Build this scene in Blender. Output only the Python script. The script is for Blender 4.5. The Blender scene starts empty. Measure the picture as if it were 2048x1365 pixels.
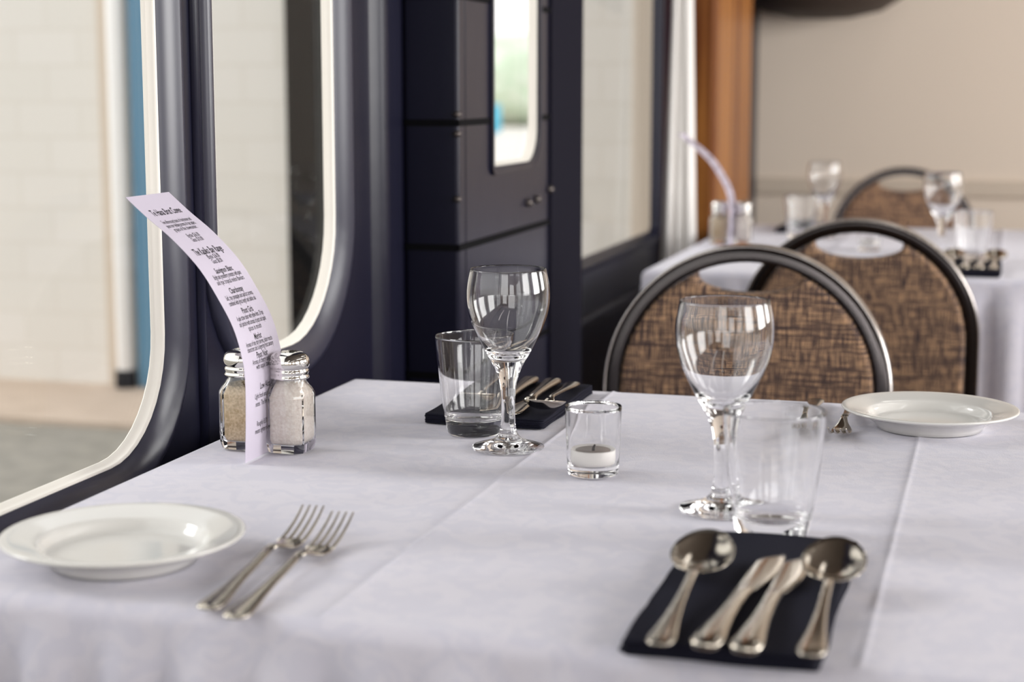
import bpy, bmesh, math, random
from math import sin, cos, pi, sqrt, radians, atan
from mathutils import Vector, Matrix, noise
random.seed(7)
SC = bpy.context.scene
COL = SC.collection

# ------------------------------------------------------------------ helpers
def lin(r, g, b):
    f = lambda c: (c/255/12.92) if c/255 <= .04045 else ((c/255+.055)/1.055)**2.4
    return (f(r), f(g), f(b), 1)

def mk(verts, faces, smooth=True):
    me = bpy.data.meshes.new('m')
    me.from_pydata([tuple(v) for v in verts], [], faces)
    me.validate()
    bm = bmesh.new(); bm.from_mesh(me)
    bmesh.ops.recalc_face_normals(bm, faces=bm.faces)
    bm.to_mesh(me); bm.free()
    if smooth:
        for p in me.polygons: p.use_smooth = True
    return me

class MB:
    """collects verts and faces of one part"""
    def __init__(s): s.v = []; s.f = []
    def add(s, v, f):
        o = len(s.v); s.v += [Vector(p) for p in v]; s.f += [tuple(i+o for i in q) for q in f]; return s
    def box(s, x0, x1, y0, y1, z0, z1):
        v = [(x, y, z) for z in (z0, z1) for y in (y0, y1) for x in (x0, x1)]
        return s.add(v, [(0,2,3,1),(4,5,7,6),(0,1,5,4),(2,6,7,3),(0,4,6,2),(1,3,7,5)])
    def loft(s, rings, cap0=True, cap1=True):
        n = len(rings[0]); v = [p for r in rings for p in r]; f = []
        for k in range(len(rings)-1):
            for i in range(n):
                j = (i+1) % n
                f.append((k*n+i, k*n+j, (k+1)*n+j, (k+1)*n+i))
        if cap0: f.append(tuple(range(n-1, -1, -1)))
        if cap1: f.append(tuple((len(rings)-1)*n+i for i in range(n)))
        return s.add(v, f)
    def loop_loft(s, rings):
        n = len(rings[0]); m = len(rings); v = [p for r in rings for p in r]; f = []
        for k in range(m):
            l = (k+1) % m
            for i in range(n):
                j = (i+1) % n
                f.append((k*n+i, k*n+j, l*n+j, l*n+i))
        return s.add(v, f)
    def lathe(s, prof, seg=48, c=(0,0,0)):
        v = []; f = []; idx = []
        for r, z in prof:
            if r < 1e-6:
                idx.append([len(v)]); v.append((c[0], c[1], c[2]+z))
            else:
                idx.append(list(range(len(v), len(v)+seg)))
                v += [(c[0]+r*cos(2*pi*i/seg), c[1]+r*sin(2*pi*i/seg), c[2]+z) for i in range(seg)]
        for a, b in zip(idx, idx[1:]):
            for i in range(seg):
                j = (i+1) % seg
                if len(a) == 1 and len(b) == 1: continue
                if len(a) == 1: f.append((a[0], b[i], b[j]))
                elif len(b) == 1: f.append((a[i], b[0], a[j]))
                else: f.append((a[i], b[i], b[j], a[j]))
        return s.add(v, f)
    def tube(s, pts, rad, seg=12, caps=True):
        pts = [Vector(p) for p in pts]; rings = []
        up = Vector((0,0,1))
        for k, p in enumerate(pts):
            t = (pts[min(k+1, len(pts)-1)] - pts[max(k-1, 0)]).normalized()
            a = t.cross(up)
            if a.length < 1e-3: a = t.cross(Vector((0,1,0)))
            a.normalize(); b = a.cross(t)
            r = rad[k] if isinstance(rad, (list, tuple)) else rad
            rings.append([p + a*r*cos(2*pi*i/seg) + b*r*sin(2*pi*i/seg) for i in range(seg)])
        return s.loft(rings, caps, caps)
    def blade(s, st, seg=12, pw=2.6):
        """sweep along local y; stations (y, z, half width, half thickness[, x])"""
        rings = []
        for q in st:
            y, z, w, h = q[:4]; x = q[4] if len(q) > 4 else 0
            r = []
            for i in range(seg):
                a = 2*pi*i/seg; ca, sa = cos(a), sin(a)
                r.append((x+w*math.copysign(abs(ca)**(2/pw), ca), y, z+h*math.copysign(abs(sa)**(2/pw), sa)))
            rings.append(r)
        return s.loft(rings)
    def mesh(s, smooth=True): return mk(s.v, s.f, smooth)

def obj(name, me, mat, parent=None, bevel=0, sub=0, auto=None):
    o = bpy.data.objects.new(name, me); COL.objects.link(o)
    me.materials.clear(); me.materials.append(mat)
    if parent: o.parent = parent
    if bevel:
        b = o.modifiers.new('b', 'BEVEL'); b.width = bevel; b.segments = 2; b.limit_method = 'ANGLE'; b.angle_limit = radians(40)
    if sub:
        b = o.modifiers.new('s', 'SUBSURF'); b.levels = sub; b.render_levels = sub
    if auto is not None:
        try: me.set_sharp_from_angle(angle=radians(auto))
        except Exception: pass
    return o
def thing(name, label, cat, loc=(0,0,0), rz=0, group=None):
    o = bpy.data.objects.new(name, None); COL.objects.link(o)
    o.empty_display_size = .05
    o.location = loc; o.rotation_euler = (0,0,rz)
    return tag(o, label, cat, group)
def tag(o, label, cat, group=None):
    o['label'] = label; o['category'] = cat
    if group: o['group'] = group
    return o
def struct(name, me, mat, parent=None, **k):
    o = obj(name, me, mat, parent, **k)
    if parent is None: o['kind'] = 'structure'
    return o
def dup(root, loc, rz, label, group=None):
    r = root.copy(); COL.objects.link(r); r.location = loc; r.rotation_euler = (0,0,rz); r['label'] = label
    if group: r['group'] = group
    for ch in list(root.children):
        c = ch.copy(); COL.objects.link(c); c.parent = r
        for g in list(ch.children):
            d = g.copy(); COL.objects.link(d); d.parent = c
    return r
def rrect(u0, u1, v0, v1, r, n=8, rs=None):
    """rounded rectangle outline, counter-clockwise; rs = radii (BL, BR, TR, TL)"""
    rs = rs or (r, r, r, r); p = []
    for (cu, cv, a0, q) in ((u0, v0, pi, rs[0]), (u1, v0, 1.5*pi, rs[1]), (u1, v1, 0, rs[2]), (u0, v1, .5*pi, rs[3])):
        su = 1 if cu == u0 else -1; sv = 1 if cv == v0 else -1
        for i in range(n+1):
            a = a0 + .5*pi*i/n
            p.append((cu+su*q+q*cos(a), cv+sv*q+q*sin(a)))
    return p
def plate(outer, holes, thick, bevel=0):
    """flat plate with holes: 2D outline -> mesh in (u, v, w), w from 0 to thick"""
    cu = bpy.data.curves.new('c', 'CURVE'); cu.dimensions = '2D'; cu.fill_mode = 'BOTH'
    cu.extrude = max(thick/2-bevel, 0); cu.bevel_depth = bevel; cu.bevel_resolution = 3; cu.offset = -bevel
    for pl in [outer]+holes:
        sp = cu.splines.new('POLY'); sp.points.add(len(pl)-1)
        for q, (a, b) in zip(sp.points, pl): q.co = (a, b, 0, 1)
        sp.use_cyclic_u = True
    o = bpy.data.objects.new('c', cu); COL.objects.link(o)
    dg = bpy.context.evaluated_depsgraph_get(); dg.update()
    me = bpy.data.meshes.new_from_object(o.evaluated_get(dg))
    bpy.data.objects.remove(o)
    for v in me.vertices: v.co.z += thick/2
    bm = bmesh.new(); bm.from_mesh(me)
    bmesh.ops.remove_doubles(bm, verts=bm.verts, dist=1e-6)
    bmesh.ops.recalc_face_normals(bm, faces=bm.faces); bm.to_mesh(me); bm.free()
    return me
def remap(me, fn):
    for v in me.vertices: v.co = fn(v.co)
    bm = bmesh.new(); bm.from_mesh(me); bmesh.ops.recalc_face_normals(bm, faces=bm.faces); bm.to_mesh(me); bm.free()
    return me

# ------------------------------------------------------------------ materials
def mat(name): 
    m = bpy.data.materials.new(name); m.use_nodes = True
    return m, m.node_tree, m.node_tree.nodes, m.node_tree.links, m.node_tree.nodes['Principled BSDF']
def pbr(name, col, rough=.5, metal=0, spec=.5, bump=None, var=None, coat=0, sheen=0, stretch=(1,1,1)):
    m, nt, N, L, b = mat(name)
    b.inputs['Base Color'].default_value = col; b.inputs['Roughness'].default_value = rough
    b.inputs['Metallic'].default_value = metal; b.inputs['Specular IOR Level'].default_value = spec
    b.inputs['Coat Weight'].default_value = coat; b.inputs['Coat Roughness'].default_value = .08
    b.inputs['Sheen Weight'].default_value = sheen
    tc = N.new('ShaderNodeTexCoord'); mp = N.new('ShaderNodeMapping'); mp.inputs['Scale'].default_value = stretch
    L.new(tc.outputs['Object'], mp.inputs['Vector'])
    if var:
        scale, c2, lo, hi = var
        n = N.new('ShaderNodeTexNoise'); n.inputs['Scale'].default_value = scale; n.inputs['Detail'].default_value = 5
        r = N.new('ShaderNodeValToRGB'); r.color_ramp.elements[0].color = col; r.color_ramp.elements[1].color = c2
        r.color_ramp.elements[0].position = lo; r.color_ramp.elements[1].position = hi
        L.new(mp.outputs['Vector'], n.inputs['Vector']); L.new(n.outputs['Fac'], r.inputs['Fac']); L.new(r.outputs['Color'], b.inputs['Base Color'])
    if bump:
        scale, st, dist = bump
        n = N.new('ShaderNodeTexNoise'); n.inputs['Scale'].default_value = scale; n.inputs['Detail'].default_value = 4
        u = N.new('ShaderNodeBump'); u.inputs['Strength'].default_value = st; u.inputs['Distance'].default_value = dist
        L.new(mp.outputs['Vector'], n.inputs['Vector']); L.new(n.outputs['Fac'], u.inputs['Height']); L.new(u.outputs['Normal'], b.inputs['Normal'])
    return m
def glass(name, col=(1,1,1,1), rough=0, ior=1.5):
    m, nt, N, L, b = mat(name)
    b.inputs['Base Color'].default_value = col; b.inputs['Roughness'].default_value = rough
    b.inputs['IOR'].default_value = ior; b.inputs['Transmission Weight'].default_value = 1
    return m
def pane_mat(name):
    m, nt, N, L, b = mat(name); N.remove(b)
    out = N['Material Output']
    t = N.new('ShaderNodeBsdfTransparent'); t.inputs['Color'].default_value = (.985, .99, .985, 1)
    g = N.new('ShaderNodeBsdfGlossy'); g.inputs['Roughness'].default_value = .01
    lw = N.new('ShaderNodeLayerWeight'); lw.inputs['Blend'].default_value = .5
    pw = N.new('ShaderNodeMath'); pw.operation = 'POWER'; pw.inputs[1].default_value = 5
    f = N.new('ShaderNodeMath'); f.operation = 'MULTIPLY_ADD'; f.inputs[1].default_value = .22; f.inputs[2].default_value = .012
    L.new(lw.outputs['Facing'], pw.inputs[0]); L.new(pw.outputs[0], f.inputs[0])
    mx = N.new('ShaderNodeMixShader')
    L.new(f.outputs[0], mx.inputs[0]); L.new(t.outputs[0], mx.inputs[1]); L.new(g.outputs[0], mx.inputs[2]); L.new(mx.outputs[0], out.inputs['Surface'])
    return m
def emit(name, col, s):
    m, nt, N, L, b = mat(name)
    b.inputs['Base Color'].default_value = (.8,.8,.8,1)
    b.inputs['Emission Color'].default_value = col; b.inputs['Emission Strength'].default_value = s
    return m
def cloth_mat():
    m, nt, N, L, b = mat('white_tablecloth')
    b.inputs['Roughness'].default_value = .75; b.inputs['Specular IOR Level'].default_value = .25; b.inputs['Sheen Weight'].default_value = .15
    tc = N.new('ShaderNodeTexCoord')
    # damask: soft floral blotches, slightly glossier and lighter than the ground weave
    n1 = N.new('ShaderNodeTexNoise'); n1.inputs['Scale'].default_value = 40; n1.inputs['Detail'].default_value = 3; n1.inputs['Distortion'].default_value = 1.4
    r1 = N.new('ShaderNodeValToRGB'); r1.color_ramp.elements[0].position = .46; r1.color_ramp.elements[1].position = .54
    r1.color_ramp.elements[0].color = lin(195, 193, 205); r1.color_ramp.elements[1].color = lin(201, 198, 208)
    L.new(tc.outputs['Object'], n1.inputs['Vector']); L.new(n1.outputs['Fac'], r1.inputs['Fac']); L.new(r1.outputs['Color'], b.inputs['Base Color'])
    n2 = N.new('ShaderNodeTexNoise'); n2.inputs['Scale'].default_value = 900; n2.inputs['Detail'].default_value = 1
    n3 = N.new('ShaderNodeTexNoise'); n3.inputs['Scale'].default_value = 30; n3.inputs['Detail'].default_value = 3; n3.inputs['Distortion'].default_value = .6
    u1 = N.new('ShaderNodeBump'); u1.inputs['Strength'].default_value = .25; u1.inputs['Distance'].default_value = .0006
    u2 = N.new('ShaderNodeBump'); u2.inputs['Strength'].default_value = .22; u2.inputs['Distance'].default_value = .003
    for n in (n2, n3): L.new(tc.outputs['Object'], n.inputs['Vector'])
    L.new(n2.outputs['Fac'], u1.inputs['Height']); L.new(n3.outputs['Fac'], u2.inputs['Height']); L.new(u1.outputs['Normal'], u2.inputs['Normal']); L.new(u2.outputs['Normal'], b.inputs['Normal'])
    return m
def fabric_mat():
    m, nt, N, L, b = mat('brown_woven_fabric')
    b.inputs['Roughness'].default_value = .85; b.inputs['Specular IOR Level'].default_value = .2; b.inputs['Sheen Weight'].default_value = .1
    tc = N.new('ShaderNodeTexCoord')
    def threads(sc, lo, hi):
        mp = N.new('ShaderNodeMapping'); mp.inputs['Scale'].default_value = sc
        n = N.new('ShaderNodeTexNoise'); n.inputs['Scale'].default_value = 1; n.inputs['Detail'].default_value = .6
        mr = N.new('ShaderNodeMapRange'); mr.inputs['From Min'].default_value = lo; mr.inputs['From Max'].default_value = hi
        L.new(tc.outputs['Object'], mp.inputs['Vector']); L.new(mp.outputs['Vector'], n.inputs['Vector']); L.new(n.outputs['Fac'], mr.inputs['Value'])
        return mr.outputs['Result']
    v = threads((1050, 60, 45), .36, .64)     # vertical threads
    h = threads((45, 60, 1050), .36, .64)     # horizontal threads
    dark = threads((16, 20, 420), .25, .50)  # darker slubs across
    mx = N.new('ShaderNodeMath'); mx.operation = 'MULTIPLY'; L.new(v, mx.inputs[0]); L.new(h, mx.inputs[1])
    ad = N.new('ShaderNodeMath'); ad.operation = 'MULTIPLY_ADD'; L.new(v, ad.inputs[0]); ad.inputs[1].default_value = .4; L.new(mx.outputs[0], ad.inputs[2])
    m2 = N.new('ShaderNodeMath'); m2.operation = 'MULTIPLY'; L.new(ad.outputs[0], m2.inputs[0]); L.new(dark, m2.inputs[1])
    r = N.new('ShaderNodeValToRGB'); e = r.color_ramp.elements
    e[0].color = lin(66, 54, 56); e[1].color = lin(206, 165, 128); e[0].position = .0; e[1].position = .9
    x = e.new(.4); x.color = lin(118, 96, 82)
    L.new(m2.outputs[0], r.inputs['Fac']); L.new(r.outputs['Color'], b.inputs['Base Color'])
    u = N.new('ShaderNodeBump'); u.inputs['Strength'].default_value = .3; u.inputs['Distance'].default_value = .001
    L.new(ad.outputs[0], u.inputs['Height']); L.new(u.outputs['Normal'], b.inputs['Normal'])
    return m
def grain_mat(name, a, c, scale):
    return pbr(name, a, .9, spec=.2, var=(scale, c, .35, .65), bump=(scale*1.2, .8, .001))
def wood_mat():
    m, nt, N, L, b = mat('varnished_wood')
    b.inputs['Roughness'].default_value = .38; b.inputs['Specular IOR Level'].default_value = .15; b.inputs['Coat Weight'].default_value = .06
    tc = N.new('ShaderNodeTexCoord'); mp = N.new('ShaderNodeMapping'); mp.inputs['Scale'].default_value = (30, 30, 1.2)
    n = N.new('ShaderNodeTexNoise'); n.inputs['Scale'].default_value = 1; n.inputs['Detail'].default_value = 5; n.inputs['Distortion'].default_value = .5
    r = N.new('ShaderNodeValToRGB'); e = r.color_ramp.elements
    e[0].color = lin(104, 56, 28); e[1].color = lin(182, 122, 60); e[0].position = .35; e[1].position = .68
    L.new(tc.outputs['Object'], mp.inputs['Vector']); L.new(mp.outputs['Vector'], n.inputs['Vector']); L.new(n.outputs['Fac'], r.inputs['Fac']); L.new(r.outputs['Color'], b.inputs['Base Color'])
    return m
def block_mat(name, c1, c2, mortar, scale):
    m, nt, N, L, b = mat(name); b.inputs['Roughness'].default_value = .7
    tc = N.new('ShaderNodeTexCoord'); mp = N.new('ShaderNodeMapping'); mp.inputs['Rotation'].default_value = (radians(90), 0, 0)
    t = N.new('ShaderNodeTexBrick'); t.inputs['Color1'].default_value = c1; t.inputs['Color2'].default_value = c2; t.inputs['Mortar'].default_value = mortar
    t.inputs['Scale'].default_value = scale; t.inputs['Mortar Size'].default_value = .008; t.inputs['Brick Width'].default_value = .4; t.inputs['Row Height'].default_value = .2
    L.new(tc.outputs['Object'], mp.inputs['Vector']); L.new(mp.outputs['Vector'], t.inputs['Vector']); L.new(t.outputs['Color'], b.inputs['Base Color'])
    return m

M = {}
M['cloth'] = cloth_mat()
M['fabric'] = fabric_mat()
M['navy'] = pbr('navy_paint', lin(21, 21, 37), .30, spec=.20, bump=(18, .08, .004), var=(3, lin(26, 26, 42), .4, .7))
M['rim'] = pbr('lit_navy_rim', lin(46, 46, 61), .28, spec=.38)  # navy rim with light reflected off the cloth put into its colour
M['navy_seam'] = pbr('dark_seam', lin(9, 9, 12), .8, spec=.1)
M['dull_navy'] = pbr('matt_dark_reflection', lin(24, 23, 33), .9, spec=.08)
M['cream_gasket'] = pbr('cream_window_trim', lin(238, 233, 224), .45)
M['pane'] = pane_mat('window_pane_glass')
M['glass'] = glass('clear_glass')
M['shaker_glass'] = glass('shaker_glass', (.985, .995, .995, 1))
M['china'] = pbr('white_china', lin(208, 206, 202), .12, spec=.5, coat=.3)
M['steel'] = pbr('polished_steel', lin(190, 182, 170), .13, metal=1, bump=(60, .03, .001))
M['chrome'] = pbr('chrome_lid', lin(225, 222, 218), .06, metal=1)
M['napkin'] = pbr('black_napkin', lin(24, 24, 36), .85, spec=.12, bump=(350, .3, .0006))
M['paper'] = pbr('menu_paper', lin(196, 188, 203), .6, spec=.3)
M['ink'] = pbr('black_ink', lin(28, 26, 32), .6)
M['salt'] = grain_mat('white_salt', lin(242, 232, 224), lin(228, 214, 204), 420)
M['pepper'] = grain_mat('ground_white_pepper', lin(226, 202, 170), lin(192, 164, 128), 500)
M['wax'] = pbr('white_wax', lin(232, 228, 224), .45, spec=.4)
M['pool'] = pbr('sooty_wax', lin(128, 116, 106), .4)
M['burnt'] = pbr('burnt_wick', lin(45, 38, 34), .9)
M['frame'] = pbr('dark_chrome_frame', lin(80, 76, 76), .20, metal=1)
M['edge'] = pbr('silver_frame_edge', lin(196, 190, 186), .22, metal=1)
M['wood_table'] = pbr('plain_table_board', lin(150, 120, 90), .5)
M['wood'] = wood_mat()
M['beige'] = pbr('beige_wall', lin(224, 210, 195), .75, bump=(40, .1, .002))
M['beige_trim'] = pbr('beige_rail', lin(204, 190, 174), .6)
M['white_curtain'] = pbr('white_curtain', lin(240, 236, 232), .8, sheen=.2)
M['ceiling'] = pbr('dark_ceiling', lin(84, 76, 70), .6)
M['carpet'] = pbr('brown_carpet', lin(88, 74, 64), .95, bump=(300, .5, .004))
M['outwall'] = block_mat('cream_block_wall', lin(234, 230, 224), lin(231, 227, 220), lin(226, 221, 213), 1.6)
M['outbeige'] = pbr('beige_corner', lin(214, 200, 184), .7)
M['white_pipe'] = pbr('white_pipe', lin(244, 242, 240), .4)
M['blue'] = pbr('blue_board', lin(92, 140, 170), .5)
M['black_door'] = pbr('dark_door', lin(14, 14, 16), .6, spec=.1)
M['asphalt'] = pbr('asphalt', lin(138, 134, 126), .9, var=(14, lin(152, 147, 138), .4, .6))
M['yard'] = pbr('pale_concrete', lin(222, 218, 212), .9, var=(2, lin(214, 210, 204), .4, .6))
M['path'] = pbr('tan_paving', lin(200, 182, 166), .9, var=(6, lin(190, 172, 156), .4, .6))
M['leaf'] = pbr('haze_washed_leaves', lin(206, 224, 200), .8, var=(2.5, lin(226, 234, 218), .4, .65))  # leaf green bleached in the colour to carry overexposed haze
M['bin'] = pbr('bright_blue_plastic', lin(60, 190, 225), .4)
M['lampshade'] = pbr('dark_brown_lampshade', lin(62, 50, 44), .6)
M['ceil_fill'] = emit('ceiling_fill_glow', (1, .97, .93, 1), 3.2)
M['metal_dark'] = pbr('dark_bolt', lin(90, 84, 82), .35, metal=.8)

# ------------------------------------------------------------------ the setting
XW, TZ = -.70, .75
WT = .0125
def wall_map(x0, sx=-1): return lambda c: Vector((x0 + sx*c.z, c.x, c.y))
holes = [rrect(-.35-.01, 1.331+.01, .738-.01, 1.78, .10, 8),
         rrect(1.440-.008, 1.731+.008, .787-.008, 1.78, .115, 8),
         rrect(2.05, 2.598, .90, 1.75, .01, 6),
         rrect(2.62, 3.522, .742, 1.78, .03, 6),
         rrect(-2.2, -.62, .735, 1.78, .10, 8)]
struct('wall_left', remap(plate([(-2.6,0),(5.06,0),(5.06,2.45),(-2.6,2.45)], holes, WT), wall_map(XW)), M['navy'])

def window(name, y0, y1, z0, z1, r, rim=.024, out=.012, rs=None, x0=XW, gm='cream_gasket'):
    """painted rim standing proud of the wall, cream gasket inside it, glass pane"""
    def ring(d, x, k=1.0):
        rr = tuple(max(q+d, .002) for q in rs) if rs else None
        return [(x, a, b) for a, b in rrect(y0-d, y1+d, z0-d, z1+d, max(r+d, .002), 10, rr)]
    mb = MB()
    mb.loop_loft([ring(rim+.006, x0-.001), ring(rim+.005, x0+.004), ring(rim, x0+out), ring(rim-.006, x0+out+.001), ring(.001, x0-.001), ring(.001, x0-.0125), ring(rim, x0-.0125)])
    w = struct(name, mb.mesh(), M['rim'] if gm != 'navy' and x0 == XW else M['navy'], auto=50)
    g = MB(); g.loop_loft([ring(.0008, x0-.0012), ring(-.0004, x0-.0006), ring(-.0012, x0-.004), ring(-.0015, x0-.0095), ring(-.004, x0-.0115), ring(-.004, x0-.0125), ring(.0008, x0-.0125)])
    obj('window_gasket', g.mesh(), M[gm], w)
    p = MB(); p.loft([ring(-.002, x0-.0100), ring(-.002, x0-.0122)])
    obj('window_pane', p.mesh(False), M['pane'], w)
    return w
window('window_1', -.35, 1.331, .738, 1.77, .10)
window('window_2', 1.440, 1.731, .787, 1.77, .124, rim=.030, out=.010)
window('window_4', 2.63, 3.516, .748, 1.77, .022, rim=.013, out=.008, gm='navy')
window('added_window', -2.19, -.63, .745, 1.77, .10)  # unseen window, added for extra light and reflections

# bulkhead box standing in from the wall, with its own window
bk = MB()
bm_side = remap(plate([(1.98,0),(2.56,0),(2.56,2.45),(1.98,2.45)], [rrect(2.083, 2.317, .941, 1.758, .05, 10, (.004,.055,.055,.004))], .0125), wall_map(-.63))
bulk = struct('wall_bulkhead', bm_side, M['navy'])
obj('end_panel', MB().box(-.699, -.63, 1.95, 1.98, 0, 2.45).mesh(False), M['navy'], bulk, bevel=.004)
obj('rear_panel', MB().box(-.699, -.6605, 2.546, 2.56, 0, 2.45).mesh(False), M['navy'], bulk)
for z in (.858, 1.008, 1.158, .70):
    sm = MB().box(-.6985, -.6285, 1.9485, 1.95, z-.004, z+.004)
    for a, b in (((1.95, 2.372),) if z < .93 else ((1.95, 2.075), (2.325, 2.372))): sm.box(-.63, -.6285, a, b, z-.004, z+.004)
    obj('panel_seam', sm.mesh(False), M['navy_seam'], bulk)
obj('dark_reflection_strip', MB().box(-.6305, -.626, 2.372, 2.5605, 0, 2.45).mesh(False), M['dull_navy'], bulk, bevel=.0015)  # matt strip added to paint in a darker reflection on this panel end
for z in (1.018, .995, .917):
    obj('bolt', MB().lathe([(0,-.004),(.004,-.003),(.0055,0),(.004,.003),(0,.004)], 12, (-.6315, 1.949, z)).mesh(), M['metal_dark'], bulk)
for y, z in ((2.30, .895), (2.37, .905), (2.255, .893)):
    obj('bolt', MB().lathe([(0,-.006),(.006,-.004),(.008,0),(.006,.004),(0,.006)], 12, (-.629, y, z)).mesh(), M['metal_dark'], bulk)
window('window_3', 2.091, 2.309, .949, 1.75, .05, rim=.005, out=.002, rs=(.004,.05,.05,.004), x0=-.63)

# trims on the left wall
tr = MB().tube([(XW-.001, 1.398, 0), (XW-.001, 1.398, 2.44)], .007, 12)
struct('trim_1', tr.mesh(), M['navy'])
pil = MB(); pil.loft([[(XW+.012*min(1, sin(pi*k/8)*1.6) if k not in (0, 8) else XW-.002, 1.835+.10*k/8, z) for k in range(9)] for z in (0, 2.44)])
struct('trim_2', pil.mesh(), M['navy'], auto=45)
struct('trim_3', MB().box(XW-.002, XW+.012, 2.60, 3.52, .636, .652).mesh(False), M['navy'], bevel=.004)
struct('trim_4', MB().box(-.70, -.608, 3.70, 4.235, 0, 2.44).mesh(False), M['wood'], bevel=.010)

struct('wall_back', MB().box(-.76, 2.4, 5.0, 5.06, 0, 2.45).mesh(False), M['beige'])
struct('trim_5', MB().box(-.70, 2.4, 4.985, 5.0, .742, .790).mesh(False), M['beige_trim'], bevel=.004)
struct('floor', MB().box(-.76, 2.46, -2.6, 5.06, -.06, 0).mesh(False), M['carpet'])
struct('ceiling', MB().box(-.76, 2.46, -2.6, 5.06, 2.45, 2.5).mesh(False), M['ceiling'])
rh = [rrect(a, b, .85, 1.95, .08, 6) for a, b in ((-2.2,-.9), (-.6,.9), (1.2,2.7), (3.0,4.5))]
struct('wall_right', remap(plate([(-2.6,0),(5.06,0),(5.06,2.45),(-2.6,2.45)], rh, .06), wall_map(2.40, 1)), M['beige'])
fh = [rrect(-.66, .74, .9, 2.36, .06, 6), rrect(1.1, 2.1, .9, 2.0, .06, 6)]  # first opening enlarged so its added light reflects in the far chair frame
struct('wall_front', remap(plate([(-.76,0),(2.46,0),(2.46,2.45),(-.76,2.45)], fh, .06), lambda c: Vector((c.x, -2.6-c.z, c.y))), M['beige'])

# curtain hanging between the far window and the wooden post
cv = []; cf = []; nu, nz = 40, 24
for j in range(nz+1):
    z = .30 + 1.95*j/nz; t = min(max((z-.70)/.53, -.6), 2.2)
    x0 = -.697 + .019*min(t, 1); x1 = -.6215 - .016*t
    for i in range(nu+1):
        u = i/nu
        cv.append((x0+(x1-x0)*u, 3.555+.012*sin(u*3.3*2*pi)+.003*sin(u*9+z*3), z))
for j in range(nz):
    for i in range(nu):
        a = j*(nu+1)+i; cf.append((a, a+1, a+nu+2, a+nu+1))
cur = obj('curtain', mk(cv, cf), M['white_curtain'])
so = cur.modifiers.new('s', 'SOLIDIFY'); so.thickness = .003
tag(cur, 'white narrow curtain hanging beside the varnished wooden post', 'curtain')

# dark lamp shade high on the back wall
ls = thing('wall_lamp', 'dark rounded lamp on the beige wall at the top edge', 'lamp', (-.50, 4.80, 1.235))
obj('lamp_shade', MB().lathe([(0,0),(.08,.004),(.16,.022),(.22,.06),(.245,.12),(.25,.18),(.246,.18),(.24,.12),(.215,.064),(.156,.028),(.08,.01),(0,.006)], 40).mesh(), M['lampshade'], ls)
obj('lamp_arm', MB().tube([(0,0,.005),(0,.03,.08),(0,.12,.14),(0,.202,.15)], .012).mesh(), M['metal_dark'], ls)

# ------------------------------------------------------------------ outside
struct('ground', MB().box(-40, -.76, -20, 70, -.10, -.02).mesh(False), M['asphalt'])
struct('yard_outside', MB().box(-30, -.78, 5.7, 60, -.02, -.004).mesh(False), M['yard'])
struct('path_outside', MB().box(-12, -.9, 4.72, 5.36, -.02, -.001).mesh(False), M['path'])
struct('wall_outside', MB().box(-12, -2.33, 5.36, 5.6, -.02, 3.4).mesh(False), M['outwall'])
struct('wall_outside_near_carriage', MB().box(-1.33, -.78, 5.36, 5.6, -.02, 3.4).mesh(False), M['outwall'])
struct('door_1', MB().box(-2.33, -2.12, 5.33, 5.6, -.02, 3.4).mesh(False), M['black_door'])
struct('trim_6', MB().box(-3.035, -2.985, 5.335, 5.36, -.002, 3.4).mesh(False), M['outbeige'])
struct('trim_7', MB().box(-1.145, -.79, 5.34, 5.36, -.002, 3.4).mesh(False), M['outbeige'])
dp = thing('drainpipe', 'white drainpipe on the cream outside wall beside the blue board', 'pipe', (-2.957, 5.318, -.001))
obj('pipe', MB().lathe([(.0285,.04),(.0285,3.4),(.025,3.4),(.025,.04),(.0285,.04)], 24).mesh(), M['white_pipe'], dp)
obj('pipe_shoe', MB().lathe([(0,0),(.036,0),(.038,.01),(.036,.06),(.0287,.065),(.0287,.04),(0,.03)], 24).mesh(), M['black_door'], dp)
bb = obj('blue_board', MB().box(-2.918, -2.850, 5.335, 5.36, -.002, 3.4).mesh(False), M['blue'], bevel=.004)
tag(bb, 'narrow blue upright board on the cream wall outside the big window', 'board')
def blob_bush(name, c, sx, sy, h, seed, label):
    bm = bmesh.new(); bmesh.ops.create_icosphere(bm, subdivisions=5, radius=1)
    for v in bm.verts:
        d = 1 + .22*noise.noise(v.co*2.2+Vector((seed,0,0))) + .12*noise.noise(v.co*6+Vector((seed,3,0)))
        v.co = Vector((v.co.x*sx*d, v.co.y*sy*d, max(-.0, (v.co.z*.5+.5)*d*h)))
    me = bpy.data.meshes.new('b'); bm.to_mesh(me); bm.free()
    for p in me.polygons: p.use_smooth = True
    o = obj(name, me, M['leaf']); o.location = c
    tag(o, label, 'bush')
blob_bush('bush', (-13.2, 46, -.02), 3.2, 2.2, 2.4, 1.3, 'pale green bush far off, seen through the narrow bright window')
bn = thing('barrel', 'bright blue barrel outdoors, seen through the narrow bright window', 'barrel', (-11.55, 38, -.02))
obj('body', MB().lathe([(0,0),(.27,0),(.29,.03),(.30,.3),(.29,.62),(.27,.66),(0,.66)], 32).mesh(), M['bin'], bn)
obj('rim', MB().lathe([(.275,.64),(.30,.65),(.30,.68),(.275,.69),(.275,.64)], 32).mesh(), M['bin'], bn)

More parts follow.
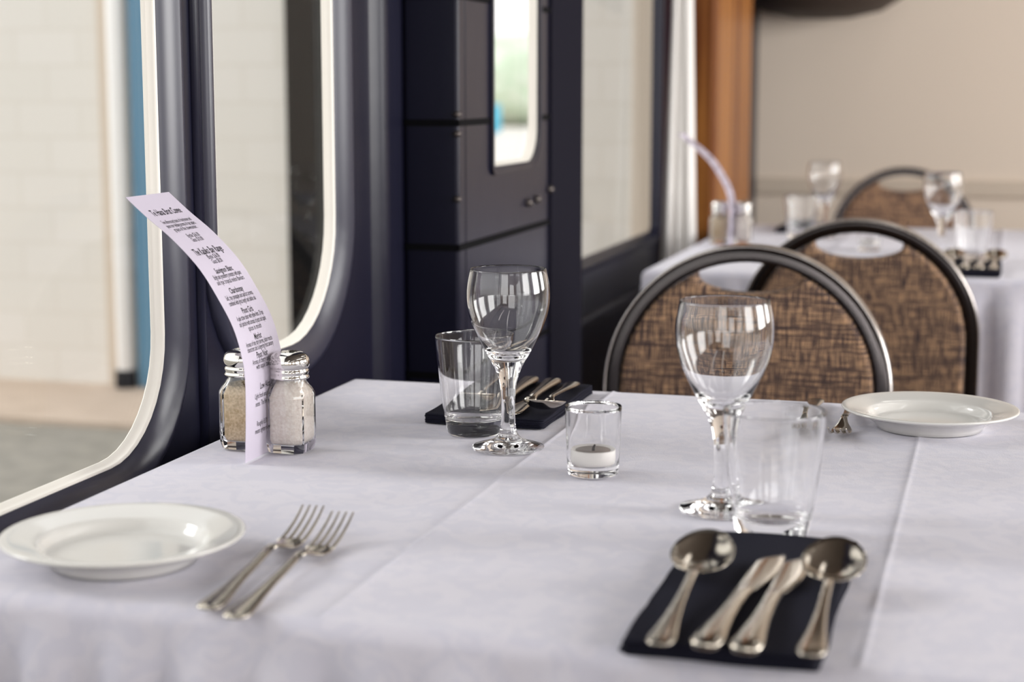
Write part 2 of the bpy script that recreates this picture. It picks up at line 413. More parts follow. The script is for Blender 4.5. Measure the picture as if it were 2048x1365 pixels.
# ------------------------------------------------------------------ tables and cloths
def make_table(x0, x1, y0, y1, label):
    t = thing('dining_table', label, 'table', ((x0+x1)/2, (y0+y1)/2, 0))
    a, b = (x1-x0)/2-.002, (y1-y0)/2-.002
    obj('tabletop', MB().box(-a, a, -b, b, .715, .7475).mesh(False), M['wood_table'], t, bevel=.006)
    for sx in (-1, 1):
        for sy in (-1, 1):
            obj('leg', MB().box(sx*(a-.06)-.02, sx*(a-.06)+.02, sy*(b-.06)-.02, sy*(b-.06)+.02, 0, .715).mesh(False), M['wood_table'], t, bevel=.004)
def make_cloth(name, x0, x1, y0, y1, drop, label, creases, seed, dl=None):
    r = .013; step = .011
    def axis(a, b, d0, d1):
        p = []; n = max(2, int((b-a)/step))
        out0 = [d0*k/14 for k in range(14, 0, -1)]
        arc = [r*pi/2*k/6 for k in range(6, 0, -1)]
        p += [a-(r*pi/2+q) for q in out0] + [a-q for q in arc]
        p += [a+(b-a)*k/n for k in range(n+1)]
        p += [b+q for q in reversed(arc)] + [b+(r*pi/2+q) for q in ([d1*k/14 for k in range(1, 15)])]
        return p
    def fold(c, a, b):
        s, e, sg = (a, a-c, -1) if c < a else ((b, c-b, 1) if c > b else (c, 0, 0))
        if e <= 0: return c, 0, 0
        if e < r*pi/2: return s+sg*r*sin(e/r), r*(1-cos(e/r)), sg
        return s+sg*r, r+e-r*pi/2, sg
    xs = axis(x0+r, x1-r, dl or drop, drop)
    xs = sorted(set(xs+[c+q*.0012 for (c, ax, hh) in creases if ax == 'x' for q in range(-9, 10)])); ys = axis(y0+r, y1-r, drop, drop)
    v = []; f = []
    for yy in ys:
        for xx in xs:
            x, dx, sx = fold(xx, x0+r, x1-r); y, dy, sy = fold(yy, y0+r, y1-r)
            d = max(dx, dy); z = TZ-d
            if d == 0:
                h = .0007*noise.noise(Vector((x*9, y*9, seed))) + .0004*noise.noise(Vector((x*25, y*12, seed+4)))
                for (c, ax, hh) in creases:
                    q = (x-c) if ax == 'x' else (y-c)
                    h += hh*math.exp(-(q/.0022)**2) + .9*hh*math.exp(-abs(q)/.012) + .5*hh*math.tanh(q/.004)*math.exp(-abs(q)/.03)
                z += h-.0006
            elif d > r:
                k = min(1, (d-r)/.035)
                wob = .016*k*(.5+.5*noise.noise(Vector((x*13 if dy >= dx else y*9, seed*3, d*1.5)))+.45*sin((x if dy >= dx else y)*112+3.2*noise.noise(Vector((x*4, y*4, seed)))))
                if dy >= dx: y += sy*wob
                elif sx > 0: x += sx*wob
            v.append((x, y, z))
    n = len(xs)
    for j in range(len(ys)-1):
        for i in range(n-1): f.append((j*n+i, j*n+i+1, (j+1)*n+i+1, (j+1)*n+i))
    me = mk(v, f)
    if sum(p.normal.z for p in me.polygons) < 0: me.flip_normals()
    o = obj(name, me, M['cloth'])
    s = o.modifiers.new('s', 'SOLIDIFY'); s.thickness = .001; s.offset = -1
    return tag(o, label, 'tablecloth')
T1 = (-.65, .42, .86, 1.64); T2 = (-.575, .50, 2.77, 3.77)
make_table(*T1, 'table under the near white cloth beside the big window')
make_table(*T2, 'table under the far white cloth behind the two chairs')
make_cloth('tablecloth', *T1, .30, 'white creased tablecloth on the near table carrying the menu strip', [(-.365,'x',.0010), (-.062,'x',.0006)], 1.0, dl=.16)
make_cloth('tablecloth', *T2, .42, 'white tablecloth on the far table behind the brown chairs', [(-.30,'x',.0012), (.0,'x',.0012)], 5.0, dl=.16)

# ------------------------------------------------------------------ glassware
WINE = [(0,.0022),(.012,.0010),(.0285,0),(.0300,.0006),(.0303,.0013),(.0296,.0020),(.022,.0042),(.014,.0068),(.0095,.0100),(.0073,.0140),(.0062,.021),(.0057,.034),(.0060,.046),(.0073,.056),(.0098,.0645),
        (.0135,.0725),(.0185,.081),(.0255,.0945),(.0312,.108),(.0340,.119),(.0348,.128),(.0345,.135),(.0335,.142),(.0317,.1505),(.0313,.1512),(.0308,.1506),
        (.0326,.142),(.0336,.135),(.0338,.128),(.0330,.119),(.0301,.108),(.0243,.0948),(.0175,.0845),(.0120,.0795),(.006,.0770),(0,.0763)]
TUMB = [(0,.0012),(.012,.0010),(.0195,.0),(.0225,.0006),(.0240,.0025),(.0262,.014),(.0290,.032),(.0316,.055),(.0337,.077),(.0343,.0855),(.0340,.0865),(.0333,.0863),
        (.0327,.079),(.0304,.055),(.0277,.034),(.0256,.020),(.0238,.0158),(.019,.0136),(.010,.0126),(0,.0123)]
VOTI = [(0,.0012),(.010,.0010),(.0165,0),(.0190,.0008),(.0200,.003),(.0205,.012),(.0220,.0515),(.0216,.0522),(.0210,.0518),(.0194,.014),(.0188,.0095),(.017,.0085),(0,.0082)]
def smooth_prof(p, n=3):
    out = []
    for k in range(len(p)-1):
        a = p[max(k-1,0)]; b = p[k]; c = p[k+1]; d = p[min(k+2,len(p)-1)]
        for i in range(n):
            t = i/n
            q = [.5*((2*b[j])+(-a[j]+c[j])*t+(2*a[j]-5*b[j]+4*c[j]-d[j])*t*t+(-a[j]+3*b[j]-3*c[j]+d[j])*t**3) for j in (0,1)]
            out.append((max(q[0],0), q[1]))
    out.append(p[-1]); out[0] = p[0]
    return out
wine_me = MB().lathe(smooth_prof(WINE), 72).mesh()
tumb_me = MB().lathe(smooth_prof(TUMB), 72).mesh()
voti_me = MB().lathe(smooth_prof(VOTI), 64).mesh()
EPS = .0004
def glassware(name, me, x, y, label, cat, group, m='glass'):
    o = obj(name, me, M[m]); o.location = (x, y, TZ+EPS)
    return tag(o, label, cat, group)
glassware('wine_glass', wine_me, -.3915, 1.344, 'sharp empty wine glass in front of the far napkin, left of the candle glass', 'wine glass', 'wine glasses')
glassware('wine_glass', wine_me, -.1855, 1.183, 'empty wine glass behind the front tumbler, seen against the nearest brown chair', 'wine glass', 'wine glasses')
glassware('wine_glass', wine_me, -.347, 3.47, 'blurred wine glass on the far table, left of the farthest chair', 'wine glass', 'wine glasses')
glassware('wine_glass', wine_me, -.103, 3.10, 'blurred wine glass on the far table, beside the far cutlery napkin', 'wine glass', 'wine glasses')
glassware('tumbler', tumb_me, -.4365, 1.394, 'empty water tumbler partly behind the sharp wine glass', 'tumbler', 'water tumblers')
glassware('tumbler', tumb_me, -.141, 1.119, 'empty water tumbler directly behind the front cutlery napkin', 'tumbler', 'water tumblers')
glassware('tumbler', tumb_me, -.385, 3.40, 'blurred tumbler on the far table, left of its wine glass', 'tumbler', 'water tumblers')
glassware('tumbler', tumb_me, -.050, 3.06, 'blurred tumbler on the far table behind the cutlery napkin', 'tumbler', 'water tumblers')
def candle(x, y, lab1, lab2):
    glassware('candle_holder', voti_me, x, y, lab1, 'candle holder', 'candle glasses')
    c = thing('tealight_candle', lab2, 'candle', (x, y, TZ+EPS+.0088), 0, 'tealights')
    obj('wax', MB().lathe([(0,0),(.0168,0),(.0175,.001),(.0176,.0115),(.0170,.0120),(.0160,.0108),(.006,.0098),(0,.0096)], 40).mesh(), M['wax'], c)
    obj('burnt_pool', MB().lathe([(0,.0101),(.0135,.0112),(.0138,.0108),(.0138,.0100),(0,.0092)], 32).mesh(), M['pool'], c)
    obj('wick', MB().tube([(0,0,.0092),(.0002,0,.0125),(.0014,0,.0150)], [.0012,.001,.0007], 8).mesh(), M['burnt'], c)
candle(-.300, 1.267, 'small clear candle glass between the two wine glasses', 'white tealight inside the candle glass on the near table')
candle(-.235, 3.20, 'small candle glass on the far table, seen through a chair handle', 'tealight in the candle glass on the far table')

# ------------------------------------------------------------------ shakers
def oct_ring(h, ch, z, n=6):
    """square with cut corners, n points per side/chamfer"""
    c = h-ch; base = [(c,-h),(h,-c),(h,c),(c,h),(-c,h),(-h,c),(-h,-c),(-c,-h)]
    base = base[-1:]+base[:-1]
    p = []
    for i in range(8):
        a, b = base[i], base[(i+1) % 8]
        for k in range(n): p.append((a[0]+(b[0]-a[0])*k/n, a[1]+(b[1]-a[1])*k/n, z))
    return p
def blend_ring(h, ch, r, t, z, n=6):
    out = []
    for (x, y, _) in oct_ring(h, ch, z, n):
        a = math.atan2(y, x); out.append((x*(1-t)+r*cos(a)*t, y*(1-t)+r*sin(a)*t, z))
    return out
def make_shaker(name, label, fill_mat, fill_name, fill_h, cat, loc, heap):
    t = thing(name, label, cat, loc, radians(-2))
    H, CH = .0178, .0062
    outer = [blend_ring(H*.80, CH*.8, 0, 0, 0), blend_ring(H*.90, CH*.9, 0, 0, .0006), blend_ring(H*.955, CH, 0, 0, .003), blend_ring(H*.985, CH, 0, 0, .006), blend_ring(H, CH, 0, 0, .012), blend_ring(H, CH, 0, 0, .046), blend_ring(H, CH, .0155, .05, .049),
             blend_ring(H*.97, CH, .0148, .25, .0525), blend_ring(H*.9, CH, .0142, .6, .0565), blend_ring(H*.85, CH, .0138, .95, .0595), blend_ring(H*.8, CH, .0136, 1, .062), blend_ring(H*.8, CH, .0136, 1, .068)]
    g = .0022
    inner = [blend_ring(H*.8, CH, .0116, 1, .068), blend_ring(H*.8, CH, .0116, 1, .061), blend_ring(H*.85-g, CH*.8, .012, .9, .058), blend_ring(H*.93-g, CH*.8, .0125, .5, .054), blend_ring(H-g, CH*.8, 0, 0, .047), blend_ring(H-g, CH*.8, 0, 0, .012), blend_ring(H*.93-g, CH*.8, 0, 0, .0078), blend_ring(H*.7-g, CH*.7, 0, 0, .0070)]
    obj('glass_body', MB().loft(outer+inner).mesh(), M['shaker_glass'], t, auto=28)
    q = g+.0003
    fr = [blend_ring(H*.7-q, CH*.7, 0, 0, .0073), blend_ring(H*.93-q, CH*.8, 0, 0, .0081), blend_ring(H-q, CH*.8, 0, 0, .0122)]
    if fill_h > .047:
        fr += [blend_ring(H-q, CH*.8, 0, 0, .0468), blend_ring(H*.93-q, CH*.8, .0122, .5, .0538), blend_ring(H*.8-q, CH*.8, .0108, .9, fill_h)]
    else: fr += [blend_ring(H-q, CH*.8, 0, 0, fill_h)]
    top = [[(x*s, y*s, z+heap*(1-s)+.0008*noise.noise(Vector((x*300, y*300, s*5)))) for (x, y, z) in fr[-1]] for s in (.8, .5, .2)]
    obj(fill_name, MB().loft(fr+top).mesh(), M[fill_mat], t)
    lid = [(.0155,.0615),(.0164,.0617),(.0166,.0632),(.0158,.0643),(.0157,.0655),(.0163,.0668),(.0163,.0684),(.0156,.0694),(.0155,.0702),(.0162,.0710),(.0168,.0724),(.0171,.0745),(.0169,.0768),(.0160,.0792),(.0143,.0812),(.0118,.0826),(.0085,.0835),(.0045,.0840),(0,.0842)]
    under = [(0,.0815),(.008,.0810),(.0135,.0795),(.0142,.076),(.0142,.0615),(.0155,.0615)]
    lo = obj('lid', MB().lathe(lid, 48).lathe(under, 48).mesh(), M['chrome'], t)
    hm = MB()
    for k in range(9):
        rr, a = (0, 0) if k == 0 else (.0068, k*pi/4)
        zc = .0842 if k == 0 else .08375
        hm.lathe([(0,.0001),(.0007,.0001),(.0007,-.0006),(0,-.0006)], 8, (rr*cos(a), rr*sin(a), zc))
    obj('holes', hm.mesh(), M['burnt'], lo)
    return t
salt = make_shaker('salt_shaker', 'glass salt shaker full of white salt, right of the upright menu', 'salt', 'salt', .060, 'shaker', (-.5625, 1.283, TZ+EPS), .002)
pep = make_shaker('pepper_shaker', 'glass pepper shaker with tan powder, behind left of the menu strip', 'pepper', 'pepper', .0485, 'shaker', (-.6050, 1.286, TZ+EPS), .0035)
dup(salt, (-.480, 3.262, TZ+EPS), radians(4), 'blurred salt shaker on the far table beside the wooden post')
dup(pep, (-.524, 3.262, TZ+EPS), radians(-6), 'blurred tan pepper shaker on the far table beside the wooden post')

# ------------------------------------------------------------------ menu strip
PX = [(-.5785,0),(-.5772,.033),(-.5768,.0643),(-.5788,.084),(-.5858,.1087),(-.5985,.1323),(-.6149,.1567),(-.6375,.1793),(-.6591,.1961),(-.6781,.2122)]
PX = [(a+.5785, b) for a, b in PX]
prof = []
for k in range(len(PX)-1):
    a = PX[max(k-1,0)]; b = PX[k]; c = PX[k+1]; d = PX[min(k+2,len(PX)-1)]
    for i in range(8):
        t = i/8
        prof.append(tuple(.5*((2*b[j])+(-a[j]+c[j])*t+(2*a[j]-5*b[j]+4*c[j]-d[j])*t*t+(-a[j]+3*b[j]-3*c[j]+d[j])*t**3) for j in (0,1)))
prof.append(PX[-1])
S = [0]
for a, b in zip(prof, prof[1:]): S.append(S[-1]+math.hypot(b[0]-a[0], b[1]-a[1]))
PL = S[-1]; PW = .074
def paper_pt(u, s, lift):
    """u along the width (0..PW), s from the foot up the strip, lift off the printed face"""
    s = min(max(s, 0), PL-1e-6); k = 0
    while k < len(S)-2 and S[k+1] < s: k += 1
    t = (s-S[k])/(S[k+1]-S[k])
    x = prof[k][0]+(prof[k+1][0]-prof[k][0])*t; z = prof[k][1]+(prof[k+1][1]-prof[k][1])*t
    dx, dz = prof[k+1][0]-prof[k][0], prof[k+1][1]-prof[k][1]; l = math.hypot(dx, dz)
    return Vector((x+dz/l*lift, u, z-dx/l*lift))
TEXT = [  # (distance from the top edge, size, bold, words)
 (.034, .0082, 1, 'Te Hana Brut Cuvee'),
 (.0485, .0052, 0, 'Two effervescent bases of chardonnay and'), (.0555, .0052, 0, 'pinot noir yielding aromas of ripe apples,'), (.0625, .0052, 0, 'grapes of the downunder.'),
 (.0745, .0052, 0, 'Bottle $36.00'), (.0815, .0052, 0, 'Glass $10.00'),
 (.101, .0082, 1, 'The Kapiko Bay Range'), (.1085, .0052, 0, 'Bottle $36.00'), (.1155, .0052, 0, 'Glass $8.00'),
 (.1285, .0060, 1, 'Sauvignon Blanc'), (.1355, .0052, 0, 'Bright and gooseberry aromatics with guava'), (.1425, .0052, 0, 'and ripe tropical melon flavours'),
 (.1555, .0060, 1, 'Chardonnay'), (.1625, .0052, 0, 'Soft, ripe pineapple and apricot aromas'), (.1695, .0052, 0, 'combined with great length and subtle oak'),
 (.1815, .0060, 1, 'Pinot Gris'), (.1885, .0052, 0, 'A pale straw colour with yellow hints. Of ripe'), (.1955, .0052, 0, 'and pinched with aromas of pears and apple'), (.2025, .0052, 0, 'spices in mouth'),
 (.2135, .0060, 1, 'Merlot'), (.2195, .0050, 0, 'Aromas of ripe dark berries, bitter mocha'), (.2255, .0050, 0, 'characters and a lingering fruit savoury'),
 (.2345, .0060, 1, 'Pinot Noir'), (.2405, .0050, 0, 'Aroma of cherry and plum'), (.2465, .0050, 0, 'with supple tannins'),
]
TEXT = [(d*(PL-.088)/.2255, s, b, w) if True else None for d, s, b, w in TEXT]
TEXT += [(PL-.056, .0060, 1, 'Low Alco'), (PL-.049, .0050, 0, 'Light fresh and zesty wine'), (PL-.0425, .0050, 0, 'notes. The finish is clean'),
         (PL-.026, .0050, 0, 'Roughly 8.5% alcohol'), (PL-.020, .0050, 0, 'means lighter and fresher')]
def text_mesh(words, size, bold):
    cu = bpy.data.curves.new('t', 'FONT'); cu.body = words; cu.size = size*1.25; cu.align_x = 'CENTER'; cu.resolution_u = 2
    cu.offset = size*(.018 if bold else 0.0)
    o = bpy.data.objects.new('t', cu); COL.objects.link(o)
    dg = bpy.context.evaluated_depsgraph_get(); dg.update()
    me = bpy.data.meshes.new_from_object(o.evaluated_get(dg)); bpy.data.objects.remove(o)
    v = [p.co.copy() for p in me.vertices]; f = [tuple(p.vertices) for p in me.polygons]
    w = max(p.x for p in v)-min(p.x for p in v)
    return v, f, w
def make_menu(loc, label):
    t = thing('menu_strip', label, 'menu', loc)
    mb = MB(); nw = 6; vf = []; vb = []
    n = len(prof)
    rows = [[paper_pt(PW*i/nw, S[k], 0) for i in range(nw+1)] + [paper_pt(PW*i/nw, S[k], -.0003) for i in range(nw, -1, -1)] for k in range(n)]
    mb.loft(rows)
    obj('sheet', mb.mesh(), M['paper'], t, auto=50)
    tx = MB()
    for d, size, bold, words in TEXT:
        v, f, w = text_mesh(words, size, bold)
        sc = min(.66 if bold else .60, .050/w)
        tx.add([paper_pt(PW/2+p.x*sc, PL-d+p.y, .00012) for p in v], f)
    me = bpy.data.meshes.new('t'); me.from_pydata([tuple(p) for p in tx.v], [], tx.f)
    o = obj('lettering', me, M['ink'], t); o['label'] = 'black printed wine list wording'
    return t
menu = make_menu((-.5785, 1.2285, TZ+EPS), 'curved upright paper menu strip standing between the near salt and pepper')
dup(menu, (-.4985, 3.205, TZ+EPS), 0, 'blurred paper menu strip curving up from the far table')

# ------------------------------------------------------------------ plates
PLT = [(0,.0032),(.040,.0032),(.0425,.0006),(.0440,0),(.0460,.0004),(.0475,.0034),(.052,.0070),(.057,.0105),(.064,.0133),(.0735,.0158),(.0765,.0170),(.0772,.0180),(.0768,.0190),(.0755,.0192),(.070,.0180),(.060,.0155),(.0558,.0146),(.0540,.0138),(.0522,.0112),(.0505,.0078),(.0490,.0064),(.0470,.0058),(.044,.0056),(0,.0056)]
plate_me = MB().lathe(PLT, 96).mesh()
for (x, y, lab) in ((-.531, .945, 'white round side plate beside the big window, left of two forks'), (-.0555, 1.53, 'white round side plate at the back edge of the near table, before the brown chairs')):
    o = obj('side_plate', plate_me, M['china']); o.location = (x, y, TZ+EPS); tag(o, lab, 'plate', 'white side plates')

# ------------------------------------------------------------------ napkins
def make_napkin(name, w, l, label, loc, rz, seed):
    mb = MB(); rings = []; T = .0085
    for k in range(5):
        for (zz, ins) in ((.0, .0009), (.0004, .0), (.0014, .0), (.0018, .0009)):
            z = k*.00172+zz*.95; ring = []
            off = .0022*noise.noise(Vector((k*3.1, seed, 0)))
            for (u, v) in rrect(ins, w-ins, ins, l-ins, .004, 4):
                # corner curl and wavy edges
                ring.append((u, v, z))
            # densify sides
            dens = []
            for i in range(len(ring)):
                a, b = Vector(ring[i]), Vector(ring[(i+1) % len(ring)])
                m = max(1, int((b-a).length/.008))
                for q in range(m): dens.append(a+(b-a)*q/m)
            out = []
            for p in dens:
                h = 1+.10*noise.noise(Vector((p.x*20, p.y*20, seed)))
                out.append((p.x+off+.0022*noise.noise(Vector((p.y*22, k*.9, seed))), p.y+.0026*noise.noise(Vector((p.x*25, k*1.3+7, seed)))+off, p.z*h))
            rings.append(out)
    mb.loft(rings, True, False)
    # top surface: gentle hump, drawn as shrinking rings
    last = rings[-1]; c = Vector((w/2, l/2, 0))
    tops = [last]
    for s in (.96, .88, .75, .55, .3, .08):
        tops.append([(c.x+(p[0]-c.x)*s, c.y+(p[1]-c.y)*s, T*1.01+.0004*noise.noise(Vector((p[0]*40*s, p[1]*25*s, seed)))) for p in last])
    mb.loft(tops, False, True)
    me = mb.mesh(); bm = bmesh.new(); bm.from_mesh(me); bmesh.ops.remove_doubles(bm, verts=bm.verts, dist=1e-6); bmesh.ops.recalc_face_normals(bm, faces=bm.faces); bm.to_mesh(me); bm.free()
    o = obj(name, me, M['napkin']); o.location = loc; o.rotation_euler = (0, 0, rz)
    return tag(o, label, 'napkin', 'black folded napkins')
NT = TZ+EPS+.0090
nk = 'napkin'
make_napkin(nk, .104, .240, 'black folded napkin under the front spoons and knives', (-.1865, .853, TZ+EPS), 0, 1.7)
make_napkin(nk, .112, .190, 'black folded napkin behind the sharp wine glass', (-.494, 1.425, TZ+EPS), 0, 4.2)
make_napkin(nk, .092, .22, 'dark napkin with cutlery near the edge of the far table', (-.091, 2.80, TZ+EPS), 0, 8.8)
make_napkin(nk, .09, .19, 'dark napkin on the far table beside the blurred tumbler', (-.455, 3.55, TZ+EPS), 0, 9.8)

# ------------------------------------------------------------------ cutlery (local y runs from the handle end to the tip)
def handle_st(l, w=1.0, neck=.0028, rise=.006):
    p = [(0,.0034,.0028,.0007),(.0012,.0034,.0055,.0012),(.005,.0033,.0078,.0015),(.011,.0033,.0084,.0016),(.022,.0036,.0072,.0016),(.040,.0046,.0052,.0016),(.062,.0062,.0037,.0016),(.085,.0078,.0030,.0016)]
    q = [(y*l/.085, z, x*w, h) for y, z, x, h in p]
    return q
def fork_head():
    mb = MB(); y0 = .108
    mb.blade([(y0,.0100,.0030,.0016),(y0+.009,.0094,.0032,.0015),(y0+.016,.0072,.0045,.0013),(y0+.022,.0050,.0070,.0012),(y0+.028,.0038,.0087,.0011),(y0+.035,.0034,.0092,.0010),(y0+.042,.0038,.0092,.0010),(y0+.0445,.0042,.0090,.0008)])
    for k in range(4):
        x = (-.0076, -.00253, .00253, .0076)[k]; st = []
        for i in range(9):
            t = i/8; y = y0+.040+.048*t
            st.append((y, .0036+.0030*t+.0095*t*t, .0016*(1-t)+.0007*t, .0010*(1-t)+.0006*t, x*(1-.02*t)))
        st.append((y0+.0895, .0036+.0127, .0003, .0002, x*.98))
        mb.blade(st, 8)
    return mb.mesh()
fork_handle_me = MB().blade(handle_st(.085)+[(.098,.0092,.0029,.0016),(.109,.0100,.0030,.0016)], 14).mesh()
fork_head_me = fork_head()
def spoon_bowl():
    a, b, cy = .0192, .0285, .1535; n, m = 40, 9; d = .0075
    def top(j, i, off):
        r = j/m; th = 2*pi*i/n
        s, c = sin(th), cos(th)
        wx = a*r*c*(1-.10*s*r); y = cy+b*r*s
        z = .0030+d*r**2.2+(y-cy)*.20+.0028 + off
        return (wx, y, z)
    mb = MB(); v = []; f = []
    for off in (0, -.0011):
        base = len(v); v.append(top(0, 0, off))
        for j in range(1, m+1): v += [top(j, i, off*(1 if j < m else .6)) for i in range(n)]
        for i in range(n): f.append((base, base+1+i, base+1+(i+1) % n))
        for j in range(m-1):
            for i in range(n):
                k = (i+1) % n; o = base+1+j*n
                f.append((o+i, o+n+i, o+n+k, o+k))
    o1 = 1+(m-1)*n; o2 = (1+m*n)+1+(m-1)*n
    for i in range(n): f.append((o1+i, o2+i, o2+(i+1) % n, o1+(i+1) % n))
    return mb.add(v, f).mesh()
spoon_bowl_me = spoon_bowl()
spoon_handle_me = MB().blade(handle_st(.085, .95)+[(.100,.0090,.0028,.0016),(.112,.0098,.0028,.0016),(.120,.0096,.0032,.0014),(.1275,.0078,.0046,.0009)], 14).mesh()
knife_handle_me = MB().blade([(0,.0036,.0040,.0018),(.0012,.0036,.0066,.0026),(.005,.0036,.0085,.0031),(.012,.0036,.0089,.0033),(.028,.0036,.0074,.0034),(.05,.0036,.0058,.0034),(.075,.0036,.0048,.0034),(.095,.0036,.0047,.0033),(.105,.0034,.0052,.0030),(.110,.0030,.0054,.0020)], 14).mesh()
def knife_blade():
    st = []
    for i in range(15):
        t = i/14; y = .106+.082*t
        left = -.0056-.0008*sin(pi*t); right = .0046+.0075*sin(min(1, t*1.55)*pi/2)*(1-.15*t)
        if t > .80:
            q = (t-.80)/.20; left = left+(.0095-left)*q**1.8*.78; right = right-(right-.0095)*q
        st.append((y, .0028, max((right-left)/2, .0006), .0010*(1-.3*t)+.0002, (right+left)/2))
    return MB().blade(st, 10, 2.2).mesh()
knife_blade_me = knife_blade()
def fork(x, y, ang, label, group, z=TZ+EPS, first=[None]):
    t = thing('fork', label, 'fork', (x, y, z), ang, group)
    obj('handle', fork_handle_me, M['steel'], t); obj('head', fork_head_me, M['steel'], t); return t
def spoon(x, y, ang, label, group, z=NT):
    t = thing('spoon', label, 'spoon', (x, y, z), ang, group)
    obj('handle', spoon_handle_me, M['steel'], t); obj('bowl', spoon_bowl_me, M['steel'], t); return t
def knife(x, y, ang, label, group, z=NT):
    t = thing('knife', label, 'knife', (x, y, z), ang, group)
    obj('handle', knife_handle_me, M['steel'], t); obj('blade', knife_blade_me, M['steel'], t); return t
fork(-.4305, .8565, radians(4.4), 'left fork of the pair beside the near plate, tines further forward', 'near forks')
fork(-.4085, .8450, radians(3.2), 'right fork of the pair beside the near plate', 'near forks')
fork(-.165, 1.625, radians(180+3), 'fork at the back edge of the near table, seen through the front tumbler', 'far forks')
fork(-.130, 1.618, radians(180+1), 'fork at the back edge of the near table, tucked under the plate rim', 'far forks')
spoon(-.1635, .840, radians(1), 'spoon at the left end of the front napkin', 'cutlery on the front napkin')
knife(-.1400, .843, radians(-3), 'front napkin knife next to the left spoon', 'cutlery on the front napkin')
knife(-.1190, .842, radians(-1.4), 'front napkin knife next to the right spoon', 'cutlery on the front napkin')
spoon(-.0855, .844, radians(1), 'spoon at the right end of the front napkin', 'cutlery on the front napkin')
g2 = 'cutlery on the back napkin'
spoon(-.470, 1.612, radians(180+6), 'spoon on the back napkin seen through the left tumbler', g2)
knife(-.445, 1.612, radians(180+4), 'knife on the back napkin just right of the wine glass stem', g2)
knife(-.421, 1.608, radians(180+3), 'knife in the middle of the back napkin handles', g2)
spoon(-.399, 1.600, radians(180+4), 'spoon at the right end of the back napkin', g2)
g3 = 'cutlery on the far table'
for k, (fn, lab) in enumerate(((spoon, 'blurred spoon at the left of the far table cutlery'), (knife, 'blurred knife beside the left spoon of the far table cutlery'), (knife, 'blurred knife beside the right spoon of the far table cutlery'), (spoon, 'blurred spoon at the right of the far table cutlery'))):
    fn(-.079+.0225*k, 2.815, radians(-1), lab, g3)

# ------------------------------------------------------------------ chairs (local: back in the plane y=0, seat towards -y)
def make_chair(label):
    t = thing('banquet_chair', label, 'chair', (0,0,0), 0, 'brown banquet chairs')
    R, ZC, ro, dp = .178, .680, .021, .0130
    path = [(R, z) for z in (.40, .46, .52, .58, .64)] + [(R*cos(a), ZC+R*sin(a)) for a in [pi*k/40 for k in range(41)]] + [(-R, z) for z in (.64, .58, .52, .46, .40)]
    rings = []; er = []
    for k, (x, z) in enumerate(path):
        if z >= ZC and k not in (4, len(path)-5):
            nx, nz = x/R, (z-ZC)/R; l = math.hypot(nx, nz); nx /= l; nz /= l
        else: nx, nz = math.copysign(1, x), 0
        ring = []
        for (u, v) in rrect(-ro, -.003, -dp+.001, dp-.001, .005, 4): ring.append((x+nx*u, v, z+nz*u))
        rings.append(ring)
        er.append([(x+nx*u, v, z+nz*u) for (u, v) in rrect(-.004, 0, -dp, dp, .0018, 3)])
    lean = lambda me: remap(me, lambda c: Vector((c.x, c.y + .12*(c.z-.45), c.z)))
    bf = obj('back_frame', lean(MB().loft(rings).mesh()), M['frame'], t, auto=40)
    eo = obj('edge_band', lean(MB().loft(er).mesh()), M['edge'], bf, auto=40); eo['label'] = 'silver outer edge'
    ri = R-ro-.0005; xh = .064; zh = ZC+sqrt(ri*ri-xh*xh)
    o = [(-ri, .47), (ri, .47), (ri, .56), (ri, .62)]
    a1 = math.acos(xh/ri)
    o += [(ri*cos(a1*k/14), ZC+ri*sin(a1*k/14)) for k in range(15)]
    o += [(xh*cos(pi*k/12), zh-.0045-.019*sin(pi*k/12)) for k in range(0, 13)]
    o += [(-ri*cos(a1*k/14), ZC+ri*sin(a1*k/14)) for k in range(14, -1, -1)]
    o += [(-ri, .62), (-ri, .56)]
    me = plate(o, [], .030, .007)
    me = lean(remap(me, lambda c: Vector((c.x, c.z-.015, c.y))))
    obj('backrest', me, M['fabric'], t)
    st = []
    for (z, i) in ((.435, .006), (.440, 0), (.470, 0), (.480, .006), (.484, .02)):
        st.append([(a, b, z) for a, b in rrect(-.20+i, .20-i, -.43+i, -.012-i*.5, .05, 6)])
    obj('seat', MB().loft(st).mesh(), M['fabric'], t, auto=50)
    obj('seat_frame', MB().box(-.19, .19, -.41, -.016, .412, .4345).mesh(False), M['frame'], t, bevel=.004)
    for s in (-1, 1):
        obj('leg', MB().tube([(s*.178, -.025, .402), (s*.180, .03, .2), (s*.182, .06, 0)], .0125).mesh(), M['frame'], t)
        obj('leg', MB().tube([(s*.175, -.39, .412), (s*.178, -.40, .2), (s*.182, -.415, 0)], .0125).mesh(), M['frame'], t)
    obj('stretcher', MB().tube([(-.176, -.392, .30), (.176, -.392, .30)], .008).mesh(), M['frame'], t)
    return t
chair = make_chair('brown woven chair tucked in at the far side of the near table')
chair.location = (-.297, 2.04, .0005)
dup(chair, (-.203, 2.60, .0005), pi, 'brown woven chair with its back turned, pushed up to the far table')
dup(chair, (-.232, 4.22, .0005), 0, 'blurred brown chair with bright rim at the far side of the far table')

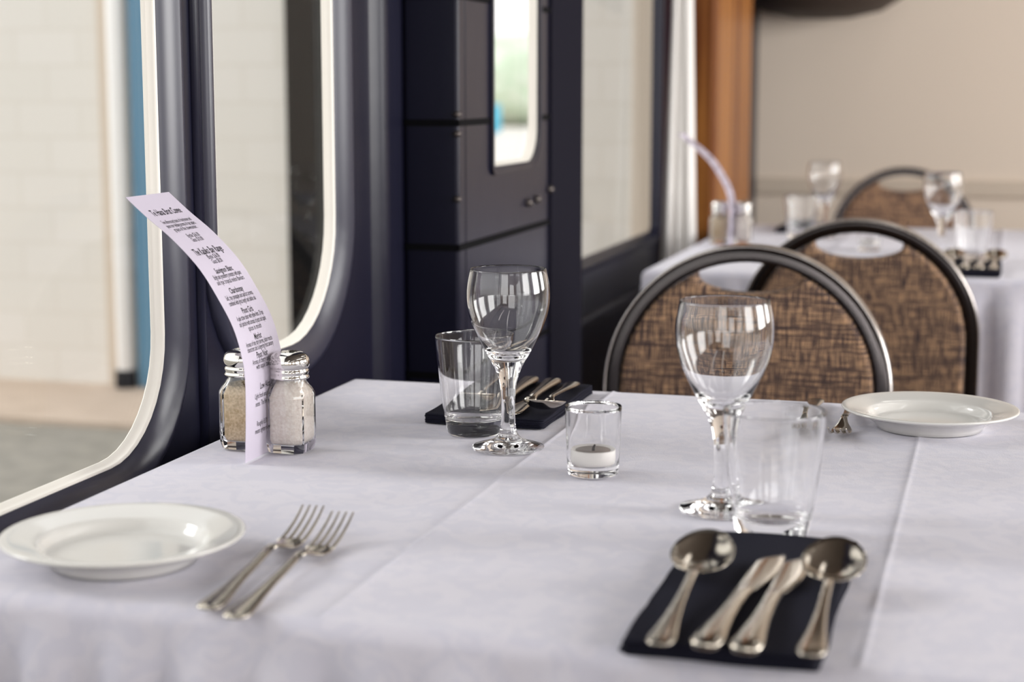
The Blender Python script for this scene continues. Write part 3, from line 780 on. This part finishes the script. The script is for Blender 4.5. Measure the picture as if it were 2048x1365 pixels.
# ------------------------------------------------------------------ light
w = bpy.data.worlds.new('sky'); SC.world = w; w.use_nodes = True
bg = w.node_tree.nodes['Background']; bg.inputs['Color'].default_value = (1.0, .995, .985, 1); bg.inputs['Strength'].default_value = 1.6
sun = bpy.data.lights.new('sun', 'SUN'); sun.energy = 1.5; sun.angle = radians(18); sun.color = (1, .985, .97)
so_ = bpy.data.objects.new('sun', sun); COL.objects.link(so_)
so_.rotation_euler = Vector((.80, .0, -.42)).to_track_quat('-Z', 'Y').to_euler()
def area(name, loc, d, sx, sy, p, col=(1, .985, .965)):
    l = bpy.data.lights.new(name, 'AREA'); l.shape = 'RECTANGLE'; l.size = sx; l.size_y = sy; l.energy = p; l.color = col
    o = bpy.data.objects.new(name, l); COL.objects.link(o); o.location = loc
    o.rotation_euler = Vector(d).to_track_quat('-Z', 'Z').to_euler(); return o
for y, p in ((-1.55, 6), (.15, 36), (1.95, 92), (3.75, 42)): area('added_fill', (2.47, y, 1.4), (-1, 0, 0), 1.3, 1.05, p)  # added fill lights at unseen wall openings, to brighten the room
area('added_fill', (.04, -2.67, 1.63), (0, 1, 0), 1.4, 1.46, 18)
area('added_fill', (1.6, -2.67, 1.45), (0, 1, 0), 1.0, 1.05, 10)
for i, (x, y) in enumerate(((.3, -1.2), (1.4, -.9), (1.3, 1.6), (.25, 3.35), (1.3, 3.9))):  # unseen fill lights added under the ceiling to brighten the room
    c = thing('ceiling_fill_light', ['added unseen fill light behind the camera by the window side', 'added unseen fill light behind the camera over the aisle', 'added unseen fill light over the aisle beside the near table', 'added unseen fill light above the far table', 'added unseen fill light over the aisle near the beige wall'][i], 'lamp', (x, y, 2.45))
    obj('housing', MB().box(-.17, .17, -.82, .82, -.035, 0).mesh(False), M['ceiling'], c)
    obj('diffuser', MB().box(-.06, .06, -.80, .80, -.045, -.0355).mesh(False), M['ceil_fill'], c)

# ------------------------------------------------------------------ camera
F = 3400.0
cam = bpy.data.cameras.new('camera'); cam.sensor_width = 36; cam.lens = F/2048*36
cam.clip_start = .02; cam.clip_end = 300
co = bpy.data.objects.new('camera', cam); COL.objects.link(co)
co.location = (0, 0, 1.05); co.rotation_euler = (pi/2-atan(507.5/F), 0, radians(16.11))
cam.dof.use_dof = True; cam.dof.focus_distance = 1.445; cam.dof.aperture_fstop = 5.2; cam.dof.aperture_blades = 0
SC.camera = co
vs = SC.view_settings
vs.view_transform = 'Standard'; vs.look = 'None'; vs.exposure = -.10; vs.gamma = 1.0; vs.use_curve_mapping = False
cy = SC.cycles
cy.max_bounces = 16; cy.transmission_bounces = 16; cy.transparent_max_bounces = 16; cy.glossy_bounces = 8; cy.diffuse_bounces = 5
cy.caustics_reflective = True; cy.caustics_refractive = True; cy.blur_glossy = .4
cy.sample_clamp_indirect = 8; cy.sample_clamp_direct = 0
cy.use_denoising = True
